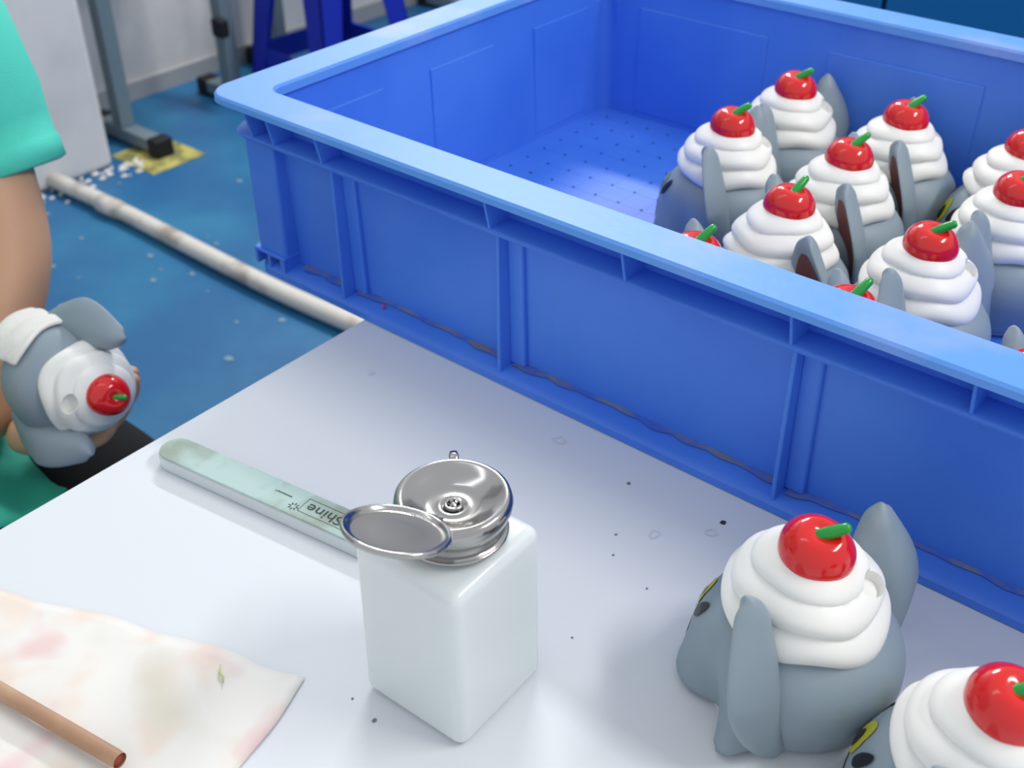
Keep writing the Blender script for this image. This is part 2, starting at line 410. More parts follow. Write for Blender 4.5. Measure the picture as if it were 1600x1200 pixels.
# dust lying on the bottom flange, front
bm = bmesh.new()
segs = [(-.645, -.594), (-.585, -.438), (-.429, -.225), (-.216, -.03)]
for a, b in segs:
    n = int((b-a)/.004); pr = None
    for i in range(n+1):
        x = a+(b-a)*i/n; wdt = .0025+.006*abs(noise.noise(Vector((x*40, 0, 0))))+.004*math.exp(-((x-a)/.02)**2)+.003*math.exp(-((b-x)/.02)**2)
        p = bm.verts.new(cw(x, CY0+WI+.001, .0115+.0008)); q_ = bm.verts.new(cw(x, CY0+WI+.001-wdt, .0108+.0004))
        if pr: bm.faces.new((pr[0], pr[1], q_, p))
        pr = (p, q_)
d = link('dust', bm, M['dust'], cr); d['kind'] = 'stuff'
for (x, z, r) in ((-.258, .092, .0016), (-.2535, .091, .0012), (-.405, .075, .0007), (-.39, .08, .0006)):
    bm = bmesh.new(); bmesh.ops.create_icosphere(bm, subdivisions=1, radius=r, matrix=Matrix.Translation(cw(x, CY0+WI-.0012, z)) @ Matrix.Diagonal((1, .3, .7, 1)))
    link('mark', bm, M['dark_speck'], cr)
bm = bmesh.new(); bmesh.ops.create_icosphere(bm, subdivisions=1, radius=.0016, matrix=Matrix.Translation(cw(-.553, CY0+.010, .0115)))
link('paint_fleck', bm, M['paintfleck'], cr)
tag(cr, 'large open blue plastic crate with ribbed sides holding the grey toys', 'crate')

# ------------------------------------------------------------------ the toy
def gz(x, s): return math.exp(-(x/s)**2)
def angd(a, b): return (a-b+PI) % (2*PI)-PI
def body_bm():
    bm = bmesh.new(); prof = [(.0, .0015), (.030, .0015), (.0425, .0022), (.0440, .006), (.0455, .012), (.0476, .020), (.0490, .028), (.0488, .036), (.0470, .043), (.0434, .049), (.0380, .0545), (.030, .0585), (.016, .061), (.0, .062)]
    n = 72; rings = []
    import bisect
    K = 44
    # resample profile
    Ls = [0]
    for a, b in zip(prof, prof[1:]): Ls.append(Ls[-1]+math.hypot(a[0]-b[0], a[1]-b[1]))
    for k in range(K+1):
        s = Ls[-1]*k/K; j = min(max(bisect.bisect(Ls, s)-1, 0), len(prof)-2); t = (s-Ls[j])/(Ls[j+1]-Ls[j])
        r = prof[j][0]*(1-t)+prof[j+1][0]*t; z = prof[j][1]*(1-t)+prof[j+1][1]*t
        if r < 1e-5: rings.append([bm.verts.new((0, 0, z))]); continue
        ring = []
        for i in range(n):
            th = 2*PI*i/n; a = abs(angd(th, 0)); q = min(r/.040, 1)**2
            dr = 0
            for s_ in (1, -1):
                dr += .0120*gz(angd(th, s_*.74), .40)*gz(z-.004, .016)      # cheeks
                dr += .0190*gz(angd(th, s_*1.68), .20)*gz(z-.0, .013)       # paws
                dr -= .0050*gz(angd(th, s_*1.24), .18)*gz(z-.012, .03)
            dr += .006*gz(th if th < PI else th-2*PI, .6)*gz(z-.018, .02)
            dr += .003*gz(angd(th, PI), 1.0)*gz(z-.03, .03)
            rr = r+dr*q
            ring.append(bm.verts.new((rr*math.cos(th), rr*math.sin(th), z)))
        rings.append(ring)
    for a, b in zip(rings, rings[1:]):
        for i in range(n):
            j = (i+1) % n
            if len(a) == 1: bm.faces.new((a[0], b[j], b[i]))
            elif len(b) == 1: bm.faces.new((a[i], a[j], b[0]))
            else: bm.faces.new((a[i], a[j], b[j], b[i]))
    return bm
def cream_r(th, z):
    return 0
def cream_bm(tilt=0):
    """three soft rolls wound as a shallow spiral, drooping hem"""
    bm = bmesh.new(); n = 84; K = 84; rings = []
    for k in range(K+1):
        t = k/K
        if t < .06:       # underside
            rings.append(None)
        ring = []
        for i in range(n):
            th = 2*PI*i/n
            hem = .0018*math.sin(3*th+.6)+.0016*math.sin(5*th+2.0) - .0045*gz(angd(th, 2.7), .7) + .003*gz(angd(th, .2), .6)
            zb = .0555+hem; zt = .0975
            z = zb+(zt-zb)*t
            env = (.0392-.0030*min(t*2.2, 1))*(1-t**2.4)**.58 if t < 1 else 0
            ph = 3.0*t/.97+.16*math.sin(th+2.2)*min(1, 3*t)*(1-t**2)+.07*math.sin(3*th)*t*(1-t)*4
            fr_ = ph % 1.0
            roll = abs(math.sin(PI*fr_))**.62
            fade = 1-.8*t**3
            und = min(1, t/.05)
            r = env+(.0052*roll-.0030)*fade*(.35+.65*und)
            r *= (.90+.10*math.sqrt(und))
            r += .0009*math.sin(4*th+1.3+6*t)*(1-t)
            r = max(r, 0)
            ring.append((r*math.cos(th), r*math.sin(th), z))
        rings = [x for x in rings if x is not None]
        if t >= 1: rings.append([bm.verts.new((0, 0, .0975))])
        else: rings.append([bm.verts.new(p) for p in ring])
    cen = bm.verts.new((0, 0, .05)); a = rings[0]
    for i in range(n): bm.faces.new((cen, a[(i+1) % n], a[i]))
    for a, b in zip(rings, rings[1:]):
        for i in range(n):
            j = (i+1) % n
            if len(b) == 1: bm.faces.new((a[i], a[j], b[0]))
            else: bm.faces.new((a[i], a[j], b[j], b[i]))
    return bm
EAR = [(.002, .046, .055), (.010, .041, .0595), (.022, .037, .0665), (.036, .034, .0720), (.048, .032, .0750), (.059, .032, .0728), (.069, .033, .0680), (.078, .0352, .0622), (.0855, .0382, .0570), (.0915, .0415, .0530), (.0942, .0432, .0515)]
def ear_at(z):
    for a, b in zip(EAR, EAR[1:]):
        if z <= b[0] or b is EAR[-1]:
            t = min(max((z-a[0])/(b[0]-a[0]), 0), 1); t2 = t
            return a[1]+(b[1]-a[1])*t2, a[2]+(b[2]-a[2])*t2
def ear_mesh(sign):
    """closed leaf-shaped shell cupped towards the face, plus its lining"""
    sweep = math.radians(31)
    def P(z, y, x):
        x -= .004
        return (x*math.cos(sweep)-(y-.035)*math.sin(sweep), sign*(.035+(y-.035)*math.cos(sweep)+x*math.sin(sweep)), z)
    def mid(u, z):       # u -1 inner edge .. 1 free edge
        f = max(0, 1-((z-.046)/.056)**2)
        return f*(.0085*max(0, u)**2-.004*(1-u*u))+.0110*((z-.05)/.05)
    bmo = bmesh.new(); bmi = bmesh.new(); n = 28; rings = []; NZ = 34
    z0, z1 = EAR[0][0]-.002, EAR[-1][0]+.0012
    for k in range(NZ+1):
        c = -math.cos(PI*k/NZ); z = (z0+z1)/2+(z1-z0)/2*c
        a, b = ear_at(z); s_ = min(1, math.sqrt(max(0, 1-c*c))*2.2)
        yc, hw = (a+b)/2, (b-a)/2*max(s_, .02); ht = .0050*min(1, math.sqrt(max(0, 1-c*c))*1.8)+.00002
        if k in (0, NZ): rings.append([bmo.verts.new(P(z, yc, mid(0, z)))]); continue
        row = []
        for i in range(n):
            t = 2*PI*i/n; u = math.cos(t); yy = yc+hw*u
            v = math.sin(t); v = math.copysign(abs(v)**.8, v)
            row.append(bmo.verts.new(P(z, yy, mid(u*s_**2, z)+ht*v*(1.25-.25*u))))
        rings.append(row)
    for a, b in zip(rings, rings[1:]):
        for i in range(n):
            j = (i+1) % n
            if len(a) == 1: bmo.faces.new((a[0], b[i], b[j]))
            elif len(b) == 1: bmo.faces.new((a[i], a[j], b[0]))
            else: bmo.faces.new((a[i], a[j], b[j], b[i]))
    li = []
    for k in range(15):
        z = .016+.066*k/14; a, b = ear_at(z); yc, hw = (a+b)/2, (b-a)/2*.72*math.sqrt(max(.03, 1-((k-7)/7.4)**2))
        row = []
        for i in range(9):
            u = -1+2*i/8; uu = u*hw/((b-a)/2); v = math.sqrt(max(0, 1-uu*uu))**.8
            row.append(bmi.verts.new(P(z, yc+hw*u, mid(uu, z)+.0050*v*(1.25-.25*uu)+.0004)))
        li.append(row)
    for a, b in zip(li, li[1:]):
        for i in range(len(a)-1): bmi.faces.new((a[i], a[i+1], b[i+1], b[i]))
    return bmo, bmi
def make_toy():
    t = empty('toy_animal')
    b = link('body', body_bm(), M['grey'], t)
    c = link('cream_topping', cream_bm(), M['cream'], t)
    # straw hole at the back of the cream
    bm = bmesh.new(); bmesh.ops.create_cone(bm, cap_ends=True, segments=24, radius1=.0082, radius2=.0088, depth=.05)
    cut = link('cutter', bm, M['hole'], None); cut.scale = (.75, 1.05, 1)
    cut.location = (-.0325, -.0165, .0985); cut.rotation_euler = (math.radians(10), math.radians(-24), 0)
    md = c.modifiers.new('h', 'BOOLEAN'); md.operation = 'DIFFERENCE'; md.object = cut; md.solver = 'EXACT'
    bpy.context.view_layer.update(); bake(c); bpy.data.objects.remove(cut)
    for p in c.data.polygons: p.use_smooth = True
    sharp(c, 50)
    bm = bmesh.new(); lathe(bm, [(0, 0), (.040, 0), (.0405, .0008), (.039, .0018), (0, .0018)], 48); link('base_plate', bm, M['cream'], t)
    for s_ in (1, -1):
        o_, i_ = ear_mesh(s_)
        e = link('ear', o_, M['grey'], t); sb = e.modifiers.new('s', 'SUBSURF'); sb.levels = 1; sb.render_levels = 1
        ii = link('ear_lining', i_, M['inner'], e); sb = ii.modifiers.new('s', 'SUBSURF'); sb.levels = 1; sb.render_levels = 1
        bpy.context.view_layer.update(); bake(e); bake(ii)
    # cherry
    bm = bmesh.new(); prof = [(0, -.0155)]
    for k in range(1, 30):
        a = -PI/2+PI*k/30; r = .0176*math.cos(a); z = .0160*math.sin(a)
        if a > .9: z -= .0045*((a-.9)/.67)**1.6
        prof.append((r, z))
    prof.append((0, .0105))
    lathe(bm, prof, 40)
    for v in bm.verts:
        th = math.atan2(v.co.y, v.co.x); f = 1+.03*math.cos(2*th)+.02*math.cos(3*th+1); v.co.x *= f; v.co.y *= f
    ch = link('cherry', bm, M['cherry'], t); ch.location = (-.0015, .0010, .0935); ch.rotation_euler = (math.radians(-4), math.radians(-10), 0)
    bm = bmesh.new(); pts = []; rad = []
    for k in range(12):
        u = k/11; pts.append((.0020-.0100*u, .0018-.0082*u-.001*u*u, .0090+.0150*u-.0040*u*u)); rad.append(.0036-.0011*u if u < .93 else .0016)
    tube(bm, pts, rad, 14); link('stem', bm, M['stem'], ch)
    # painted face on the front of the body: eyes, brows, muzzle, laid on the body's own surface
    def patch(name, th0, z0, rt, rz, mt, lift=.0006, rot=0):
        bm = bmesh.new(); src = b.data
        from mathutils.bvhtree import BVHTree
        tr = BVHTree.FromPolygons([v.co for v in src.vertices], [p.vertices for p in src.polygons])
        rr = []
        def pt(a, q):
            dy = rt*q*math.cos(a); dz = rz*q*math.sin(a)
            yy = dy*math.cos(rot)-dz*math.sin(rot); zz = dy*math.sin(rot)+dz*math.cos(rot)
            th = th0+yy/.045; z = z0+zz
            d = Vector((math.cos(th), math.sin(th), 0)); h = tr.ray_cast(d*.12+Vector((0, 0, z)), -d)
            return (h[0]+h[1].normalized()*lift) if h[0] else d*.045+Vector((0, 0, z))
        c0 = bm.verts.new(pt(0, 0)); pr = None
        for q in (.33, .66, 1):
            ring = [bm.verts.new(pt(2*PI*i/24, q)) for i in range(24)]
            for i in range(24):
                j = (i+1) % 24
                if pr is None: bm.faces.new((c0, ring[i], ring[j]))
                else: bm.faces.new((pr[i], ring[i], ring[j], pr[j]))
            pr = ring
        return link(name, bm, mt, t)
    patch('muzzle_patch', 0, .014, .021, .012, M['cream'])
    patch('nose', 0, .022, .005, .003, M['black'], .0012)
    for s_ in (1, -1):
        patch('eye_patch', s_*.28, .038, .007, .010, M['yellow'])
        patch('pupil', s_*.27, .036, .003, .006, M['black'], .0011)
        patch('eyebrow', s_*.62, .042, .0032, .008, M['black'], .0009, rot=-s_*.5)
    return t
toy = make_toy()
T = 'toy'
toy.location = (-.1465, .389, 0); toy.rotation_euler.z = PI-.18
tag(toy, 'whole grey toy animal topped with cream and cherry on the white table beside the crate', T)
def place(x, y, rz, label, z=.0078, group='toys packed in the blue crate'):
    c = copy_tree(toy); c.location = (x, y, z); c.rotation_euler.z = rz; c['label'] = label
    if group: c['group'] = group
    elif 'group' in c: del c['group']
    return c
place(-.0455, .357, PI-.18, 'grey cream-topped toy animal cut off by the lower right corner of the photo', 0, None)
G = [(-.4255, .881, PI-.1, 'grey cherry-topped toy in the crate nearest the back wall, furthest from the camera'),
     (-.4255, .778, PI+.12, 'grey cherry-topped toy in the crate, leftmost, with its dark front and yellow eye showing'),
     (-.3255, .877, PI+.30, 'grey cherry-topped toy in the crate, second along the back row from the left'),
     (-.326, .779, PI+.40, 'grey cherry-topped toy in the middle of the crate, brown ear lining towards the camera'),
     (-.322, .680, PI+.75, 'grey cherry-topped toy in the crate with a wide brown ear lining by the front rim'),
     (-.2225, .687, PI-.15, 'grey cherry-topped toy in the crate, the nearest one seen almost whole above the rim'),
     (-.334, .5785, PI+.6, 'toy in the crate showing only its stem and cherry top above the rim, left one'),
     (-.2270, .5775, PI+.6, 'toy in the crate showing only its stem and cherry top above the rim, right one'),
     (-.228, .880, PI+.2, 'grey cream-topped toy in the crate cut by the right photo edge, rear of the two'),
     (-.206, .800, PI-.25, 'grey cream-topped toy in the crate cut by the right photo edge, front of the two'),
     (-.117, .580, PI+.6, 'toy at the right photo edge, only an ear and some cherry showing above the rim')]
for x, y, a, lb in G: place(x, y, a, lb)

# ------------------------------------------------------------------ solvent bottle with pump
bo = empty('pump_bottle', (-.2793, .2852, 0), math.radians(2))
bm = bmesh.new(); v = box(bm, -.0322, .0322, -.0322, .0322, 0, .0985)
for q in v[4:]: q.co.x *= .975; q.co.y *= .975
o = link('bottle_body', bm, M['bottle'], bo, False); bevel_mod(o, .0062, 6)
bpy.context.view_layer.update(); bake(o)
for p in o.data.polygons: p.use_smooth = True
bm = bmesh.new(); lathe(bm, [(0, .098), (.0215, .098), (.0215, .1005), (.0245, .1015), (.0252, .1025), (.0245, .1032), (.0225, .1032), (.0222, .106), (0, .106)], 64); link('neck_ring', bm, M['chrome'], bo)
bm = bmesh.new(); lathe(bm, [(.0, .104), (.0222, .104), (.0232, .1045), (.0236, .1065), (.0236, .109), (.0252, .1115), (.0268, .1155), (.0272, .1185), (.0264, .1215), (.0245, .1228), (.0228, .1222), (.019, .1200), (.014, .1172), (.0085, .1155), (.0075, .1160), (.0055, .1160), (.0048, .1152), (0, .1152)], 72)
bm.verts.ensure_lookup_table(); pump = link('pump_dish', bm, M['chrome'], bo)
bm = bmesh.new(); lathe(bm, [(0, .1150), (.0042, .1150), (.0042, .1168), (.0034, .1172), (.0030, .1166), (.0015, .1164), (.0013, .1172), (0, .1174)], 24); noz = link('nozzle', bm, M['chrome'], pump)
for k in range(6):
    bm = bmesh.new(); a = k*PI/3; bmesh.ops.create_icosphere(bm, subdivisions=1, radius=.00055, matrix=Matrix.Translation((.0023*math.cos(a), .0023*math.sin(a), .1170))); link('nozzle_hole', bm, M['rubber'], pump)
# open lid hinged on the dish rim
lid = empty('lid', (0, 0, 0), 0, bo)
LC = Vector((-.005, -.0305, .1205))     # centre of lid relative to bottle axis (set below)
bm = bmesh.new(); lathe(bm, [(0, -.0004), (.0225, -.0004), (.0240, -.0008), (.0252, -.0004), (.0258, .0008), (.0255, .0021), (.0246, .0026), (.0237, .0021), (.0231, .0012), (.0224, .0006), (.0205, .0004), (.012, .00055), (0, .0006)], 72)
lo = link('lid_disc', bm, M['chrome'], lid)
hd = -1.46; n_ = Vector((math.cos(hd), math.sin(hd), 0)); t_ = Vector((-math.sin(hd), math.cos(hd), 0)); Z = Vector((0, 0, 1))
c = Vector((0, .004, .1245))+n_*.0245; lt = math.radians(20); ld = n_*math.cos(lt)+Z*math.sin(lt); ln_ = t_.cross(ld)*-1
if ln_.z < 0: ln_ = -ln_
mx = Matrix((ld, ln_.cross(ld), ln_)).transposed().to_4x4() @ Matrix.Scale(.92, 4); mx.translation = c+ld*.0235
lo.matrix_local = mx
bm = bmesh.new(); tube(bm, [c-t_*.0075, c+t_*.0075], .0015, 14); link('hinge_barrel', bm, M['chrome'], lid)
bm = bmesh.new(); tube(bm, [c-t_*.0082, c-t_*.0076], .0010, 10); tube(bm, [c+t_*.0082, c+t_*.0076], .0010, 10); link('hinge_pin', bm, M['rubber'], lid)
bm = bmesh.new()
for q in range(9):
    x0 = -.0050+q*.01/8
    tube(bm, [c+t_*x0-n_*.0040-Z*.0018, c+t_*x0-n_*.001+Z*.0008, c+t_*x0+ld*.002, c+t_*x0+ld*.0045-ln_*.0002], .0009, 6)
link('hinge_bracket', bm, M['chrome'], lid)
bm = bmesh.new(); tube(bm, [(-.0155, .0195, .1195), (-.0185, .0225, .1215), (-.0205, .0245, .1215)], [.002, .0024, .0018], 10, flat=.4); link('thumb_tab', bm, M['chrome'], bo)
tag(bo, 'square milky white solvent bottle with open chrome pump lid on the table', 'bottle')

for q in bo.children:
    if q.name.split('.')[0] in ('neck_ring', 'pump_dish', 'lid', 'thumb_tab'): q.location.x += .0026; q.location.y += .0021
# ------------------------------------------------------------------ glass nail file in its frosted case
fi = empty('nail_file', (-.4560, .3155, 0), math.radians(8.1))
def stadium(bm, x0, x1, r, z0, z1, n=14, sq=False):
    pts = []
    for k in range(n+1): a = -PI/2+PI*k/n; pts.append((x1-r+r*math.cos(a), r*math.sin(a)))
    for k in range(n+1): a = PI/2+PI*k/n; pts.append((x0+r+r*math.cos(a), r*math.sin(a)))
    a_ = [bm.verts.new((x, y, z0)) for x, y in pts]; b_ = [bm.verts.new((x, y, z1)) for x, y in pts]
    bm.faces.new(a_[::-1]); bm.faces.new(b_)
    for i in range(len(pts)): bm.faces.new((a_[i], a_[(i+1) % len(pts)], b_[(i+1) % len(pts)], b_[i]))
bm = bmesh.new(); stadium(bm, -.0885, .0885, .0115, 0, .0098); bevel_mod(link('case', bm, M['file_body'], fi, False), .002, 3)
bm = bmesh.new(); stadium(bm, -.0875, .0875, .0108, .0097, .0112); bevel_mod(link('glass_plate', bm, M['file_top'], fi, False), .0006, 2)
def text(name, body, size, loc, rz, mt, parent, ext=.00008, sx=1):
    cu = bpy.data.curves.new(name, 'FONT'); cu.body = body; cu.size = size; cu.extrude = ext; cu.align_x = 'CENTER'; cu.align_y = 'CENTER'
    o = bpy.data.objects.new(name, cu); COL.objects.link(o); bpy.context.view_layer.update()
    me = bpy.data.meshes.new_from_object(o.evaluated_get(bpy.context.evaluated_depsgraph_get())); bpy.data.objects.remove(o)
    me.materials.append(mt); o = bpy.data.objects.new(name, me); COL.objects.link(o); o.parent = parent; o.location = loc; o.rotation_euler.z = rz; o.scale.x = sx
    return o
text('lettering', 'SunShine', .0104, (.0520, -.0005, .0114), PI, M['ink'], fi, sx=1.2)
bm = bmesh.new()
for (x0, x1, y0, y1) in ((.0265, .0805, .0056, .0059), (.0265, .0805, -.0062, -.0059), (.0265, .0268, -.0062, .0059), (.0802, .0805, -.0062, .0059)): box(bm, x0, x1, y0, y1, .0112, .01135)
link('printed_frame', bm, M['ink'], fi, False)
bm = bmesh.new()
for k in range(8):
    a = k*PI/4; cx, cy = .0225+.0026*math.cos(a), -.0045+.0022*math.sin(a); bmesh.ops.create_icosphere(bm, subdivisions=1, radius=.0012, matrix=Matrix.Translation((cx, cy, .0113)) @ Matrix.Rotation(a, 4, 'Z') @ Matrix.Diagonal((1, .4, .08, 1)))
link('printed_flower', bm, M['ink'], fi)
bm = bmesh.new()
for k in range(12): box(bm, .0035+k*.0011, .0035+k*.0011+.0007, .0010, .0010+random.uniform(.0006, .0013), .0112, .01135)
link('small_print', bm, M['ink'], fi, False)
tag(fi, 'pale green glass nail file with rounded end lying behind the milky bottle', 'nail file')

# ------------------------------------------------------------------ paper and brush
bm = bmesh.new(); NX, NY = 40, 30
c00, c10, c11, c01 = Vector((-.62, .10)), Vector((-.30, .02)), Vector((-.337, .2365)), Vector((-.5149, .1735))
def pq(u, v):
    a = c00.lerp(c10, u); b_ = c01.lerp(c11, u); p = a.lerp(b_, v)
    return p
g = []
for j in range(NY+1):
    row = []
    for i in range(NX+1):
        u, v = i/NX, j/NY
        # sheet lying on the table, only inside its edge
        p = Vector((-.555, .05)).lerp(Vector((-.262, -.01)), u).lerp(Vector((-.5365, .160)).lerp(Vector((-.337, .2365)), u), v)
        edge = min(u, 1-u, 1-v)
        p.y += .0016*math.sin(u*19)*(v > .96) + .0045*math.sin(PI*u)*v*v
        p.x += .0012*math.sin(v*23)*(u > .96)
        z = .0006+.0012*abs(noise.noise(Vector((p.x*28, p.y*28, 0))))+.0010*max(0, 1-edge/.06)*abs(noise.noise(Vector((u*9, v*9, 4))))
        row.append(bm.verts.new((p.x+.43, p.y-.12, z)))
    g.append(row)
for j in range(NY):
    for i in range(NX): bm.faces.new((g[j][i], g[j][i+1], g[j+1][i+1], g[j+1][i]))
pp = link('paper_sheet', bm, M['paper']); pp.location = (-.43, .12, 0)
so = pp.modifiers.new('s', 'SOLIDIFY'); so.thickness = .0004; so.offset = 1
tag(pp, 'off-white paper sheet with faint peach and pink paint stains on the table', 'paper')
bm = bmesh.new(); tube(bm, [(0, 0, .0002), (.004, -.004, .0004), (.008, -.0048, .0002), (.011, -.0072, .0002)], [.0002, .0007, .0007, .0002], 6)
o = link('dry_sliver', bm, M['olive']); o.location = (-.3765, .214, .0028); tag(o, 'tiny pale yellow sliver lying on the stained paper', 'sliver')
bp = empty('paint_brush', (-.362, .1445, .0078))
d = Vector((-.4461+.3611, .1315-.1456, 0)).normalized()
bm = bmesh.new(); tube(bm, [d*0, d*.004, d*.02, d*.10, d*.20], [.0039, .0043, .0043, .0041, .0036], 20, caps=False)
n = len(bm.verts); link('handle', bm, M['wood'], bp)
bm = bmesh.new(); tube(bm, [d*.0006, d*.012], [.0033, .0030], 20); link('hollow_core', bm, M['red_end'], bp)
bm = bmesh.new(); tube(bm, [d*.1995, d*.215, d*.23], [.0036, .0034, .002], 16); link('ferrule', bm, M['steel'], bp)
bm = bmesh.new(); tube(bm, [d*.2295, d*.238, d*.250], [.0022, .0032, .0003], 16); link('bristles', bm, M['trousers'], bp)
tag(bp, 'brown wooden brush handle lying across the stained paper', 'brush')

# ------------------------------------------------------------------ the worker
pe = empty('person', (-1.20, .24, FZ))
PB = Vector((-1.20, .24, FZ))
def skin_mesh(name, verts, edges, radii, mt, parent, lv=2, root=0):
    me = bpy.data.meshes.new(name); me.from_pydata([Vector(v)-PB for v in verts], edges, []); me.materials.append(mt)
    o = bpy.data.objects.new(name, me); COL.objects.link(o)
    sk = o.modifiers.new('skin', 'SKIN'); sk.use_smooth_shade = True
    for i, r in enumerate(radii):
        rr = r if isinstance(r, tuple) else (r, r)
        me.skin_vertices[0].data[i].radius = rr
    me.skin_vertices[0].data[root].use_root = True
    s = o.modifiers.new('sub', 'SUBSURF'); s.levels = lv; s.render_levels = lv
    bpy.context.view_layer.update(); bake(o); o.parent = parent
    for p in o.data.polygons: p.use_smooth = True
    return o
SL = Vector((-1.085, .462, .195)); SR = Vector((-1.13, .06, .205))
EL = Vector((-.975, .432, -.050)); ER = Vector((-1.0, .03, -.06))
WL = Vector((-.892, .318, -.172)); WR = Vector((-.86, .20, -.135))
V = [(-1.22, .24, -.27), (-1.215, .24, -.13), (-1.195, .24, .03), (-1.165, .24, .17), (-1.135, .24, .27), (-1.12, .24, .32),
     (-1.14, .38, .215), tuple(SL), (-1.03, .452, .07), tuple(EL), (-.939, .375, -.118), tuple(WL),
     (-1.14, .10, .215), tuple(SR), (-1.07, .04, .07), tuple(ER), (-.93, .10, -.10), tuple(WR),
     (-1.20, .33, -.28), (-1.0, .385, -.262), (-.80, .41, -.268), (-.775, .41, -.50), (-.77, .41, -.70),
     (-1.20, .15, -.28), (-1.0, .11, -.262), (-.80, .09, -.268), (-.775, .09, -.50), (-.77, .09, -.70),
     (-.67, .42, -.715), (-.67, .08, -.715)]
Ed = [(0, 1), (1, 2), (2, 3), (3, 4), (4, 5), (3, 6), (6, 7), (7, 8), (8, 9), (9, 10), (10, 11), (3, 12), (12, 13), (13, 14), (14, 15), (15, 16), (16, 17),
      (0, 18), (18, 19), (19, 20), (20, 21), (21, 22), (0, 23), (23, 24), (24, 25), (25, 26), (26, 27), (22, 28), (27, 29)]
Rd = [.12, .12, .118, .112, .055, .052, .05, .048, .047, .047, .042, .028, .06, .050, .041, .037, .036, .026,
      .085, .078, .058, .05, .035, .085, .078, .058, .05, .035, .028, .028]
skin_mesh('body', V, Ed, Rd, M['skin'], pe)
# head with a face looking down at the toy
hc = Vector((-1.085, .24, .435))
bm = bmesh.new(); bmesh.ops.create_uvsphere(bm, u_segments=40, v_segments=28, radius=1)
for v in bm.verts:
    x, y, z = v.co
    jaw = max(0, -z); x2 = x*(.095-.018*jaw)+(.012*jaw if x > 0 else 0); y2 = y*(.076-.024*jaw); z2 = z*.115
    x2 += .020*gz(y/.16, 1)*gz((z+.15)/.22, 1)*(x > 0)                   # nose
    x2 += .006*gz(y/.3, 1)*gz((z+.52)/.12, 1)*(x > 0)                    # lips
    for s_ in (1, -1): x2 -= .008*gz((y-s_*.42)/.2, 1)*gz((z-.05)/.14, 1)*(x > 0)
    v.co = (x2, y2, z2)
HM = Matrix.Translation(hc-PB) @ Matrix.Rotation(.55, 4, 'Y')
bm.transform(HM); link('head', bm, M['skin'], pe)
for s_ in (1, -1):
    bm = bmesh.new(); bmesh.ops.create_uvsphere(bm, u_segments=16, v_segments=12, radius=.0100, matrix=HM @ Matrix.Translation((.078, s_*.031, .005))); link('eye', bm, M['cream'], pe)
    bm = bmesh.new(); bmesh.ops.create_uvsphere(bm, u_segments=12, v_segments=8, radius=.0055, matrix=HM @ Matrix.Translation((.0865, s_*.031, .003))); link('pupil', bm, M['black'], pe)
    bm = bmesh.new(); bmesh.ops.create_uvsphere(bm, u_segments=16, v_segments=12, radius=1, matrix=HM @ Matrix.Translation((-.005, s_*.077, -.005)) @ Matrix.Diagonal((.017, .007, .03, 1))); link('ear', bm, M['skin'], pe)
bm = bmesh.new(); bmesh.ops.create_uvsphere(bm, u_segments=32, v_segments=20, radius=1)
for v in bm.verts:
    x, y, z = v.co; cut_ = (x > .15 and z < .62)
    v.co = (x*.104-.006, y*.085, z*.122+.006)
    if cut_: v.co.x = .012+.08*v.co.x; v.co.y *= .96
bm.transform(HM); link('hair', bm, M['hair'], pe)
# mouth
bm = bmesh.new(); bmesh.ops.create_uvsphere(bm, u_segments=16, v_segments=8, radius=1, matrix=HM @ Matrix.Translation((.083, 0, -.062)) @ Matrix.Diagonal((.006, .022, .005, 1))); link('lips', bm, M['inner'], pe)
# hands: palm plus five separate fingers each
def hand(wrist, dirv, palm_n, thumb_side, curl, name='hand'):
    d = Vector(dirv).normalized(); nrm = Vector(palm_n).normalized(); nrm = (nrm-d*nrm.dot(d)).normalized(); sd = d.cross(nrm)*thumb_side
    w0 = Vector(wrist); vs = [tuple(w0), tuple(w0+d*.04), tuple(w0+d*.075)]; es = [(0, 1), (1, 2)]; rs = [(.024, .018), (.034, .017), (.036, .014)]
    o = skin_mesh(name, vs, es, rs, M['skin'], pe)
    for k, (off, ln) in enumerate(((.027, .070), (.009, .078), (-.009, .073), (-.026, .058))):
        p = w0+d*.068+sd*off; pts = [p]; dd = d.copy()
        for s_, f in enumerate((.45, .32, .23)):
            dd = (Matrix.Rotation(0, 3, 'X') @ dd); q = nrm.cross(dd)
            ang = curl[s_]; dd = (dd*math.cos(ang)+nrm*math.sin(ang)).normalized() if s_ == 0 else (dd*math.cos(ang)+(nrm*dd.dot(d)-d*dd.dot(nrm)).normalized()*math.sin(ang)).normalized()
            pts.append(pts[-1]+dd*ln*f)
        skin_mesh('finger', [tuple(x) for x in pts], [(0, 1), (1, 2), (2, 3)], [.0098, .0092, .0086, .0072], M['skin'], pe, 2)
    p = w0+d*.022+sd*.022; a = (d*.55+sd*.75+nrm*.35).normalized(); b2 = (d*.8+sd*.15+nrm*.6).normalized()
    skin_mesh('thumb', [tuple(p), tuple(p+a*.035), tuple(p+a*.035+b2*.028), tuple(p+a*.035+b2*.05)], [(0, 1), (1, 2), (2, 3)], [.013, .0115, .0105, .008], M['skin'], pe, 2)
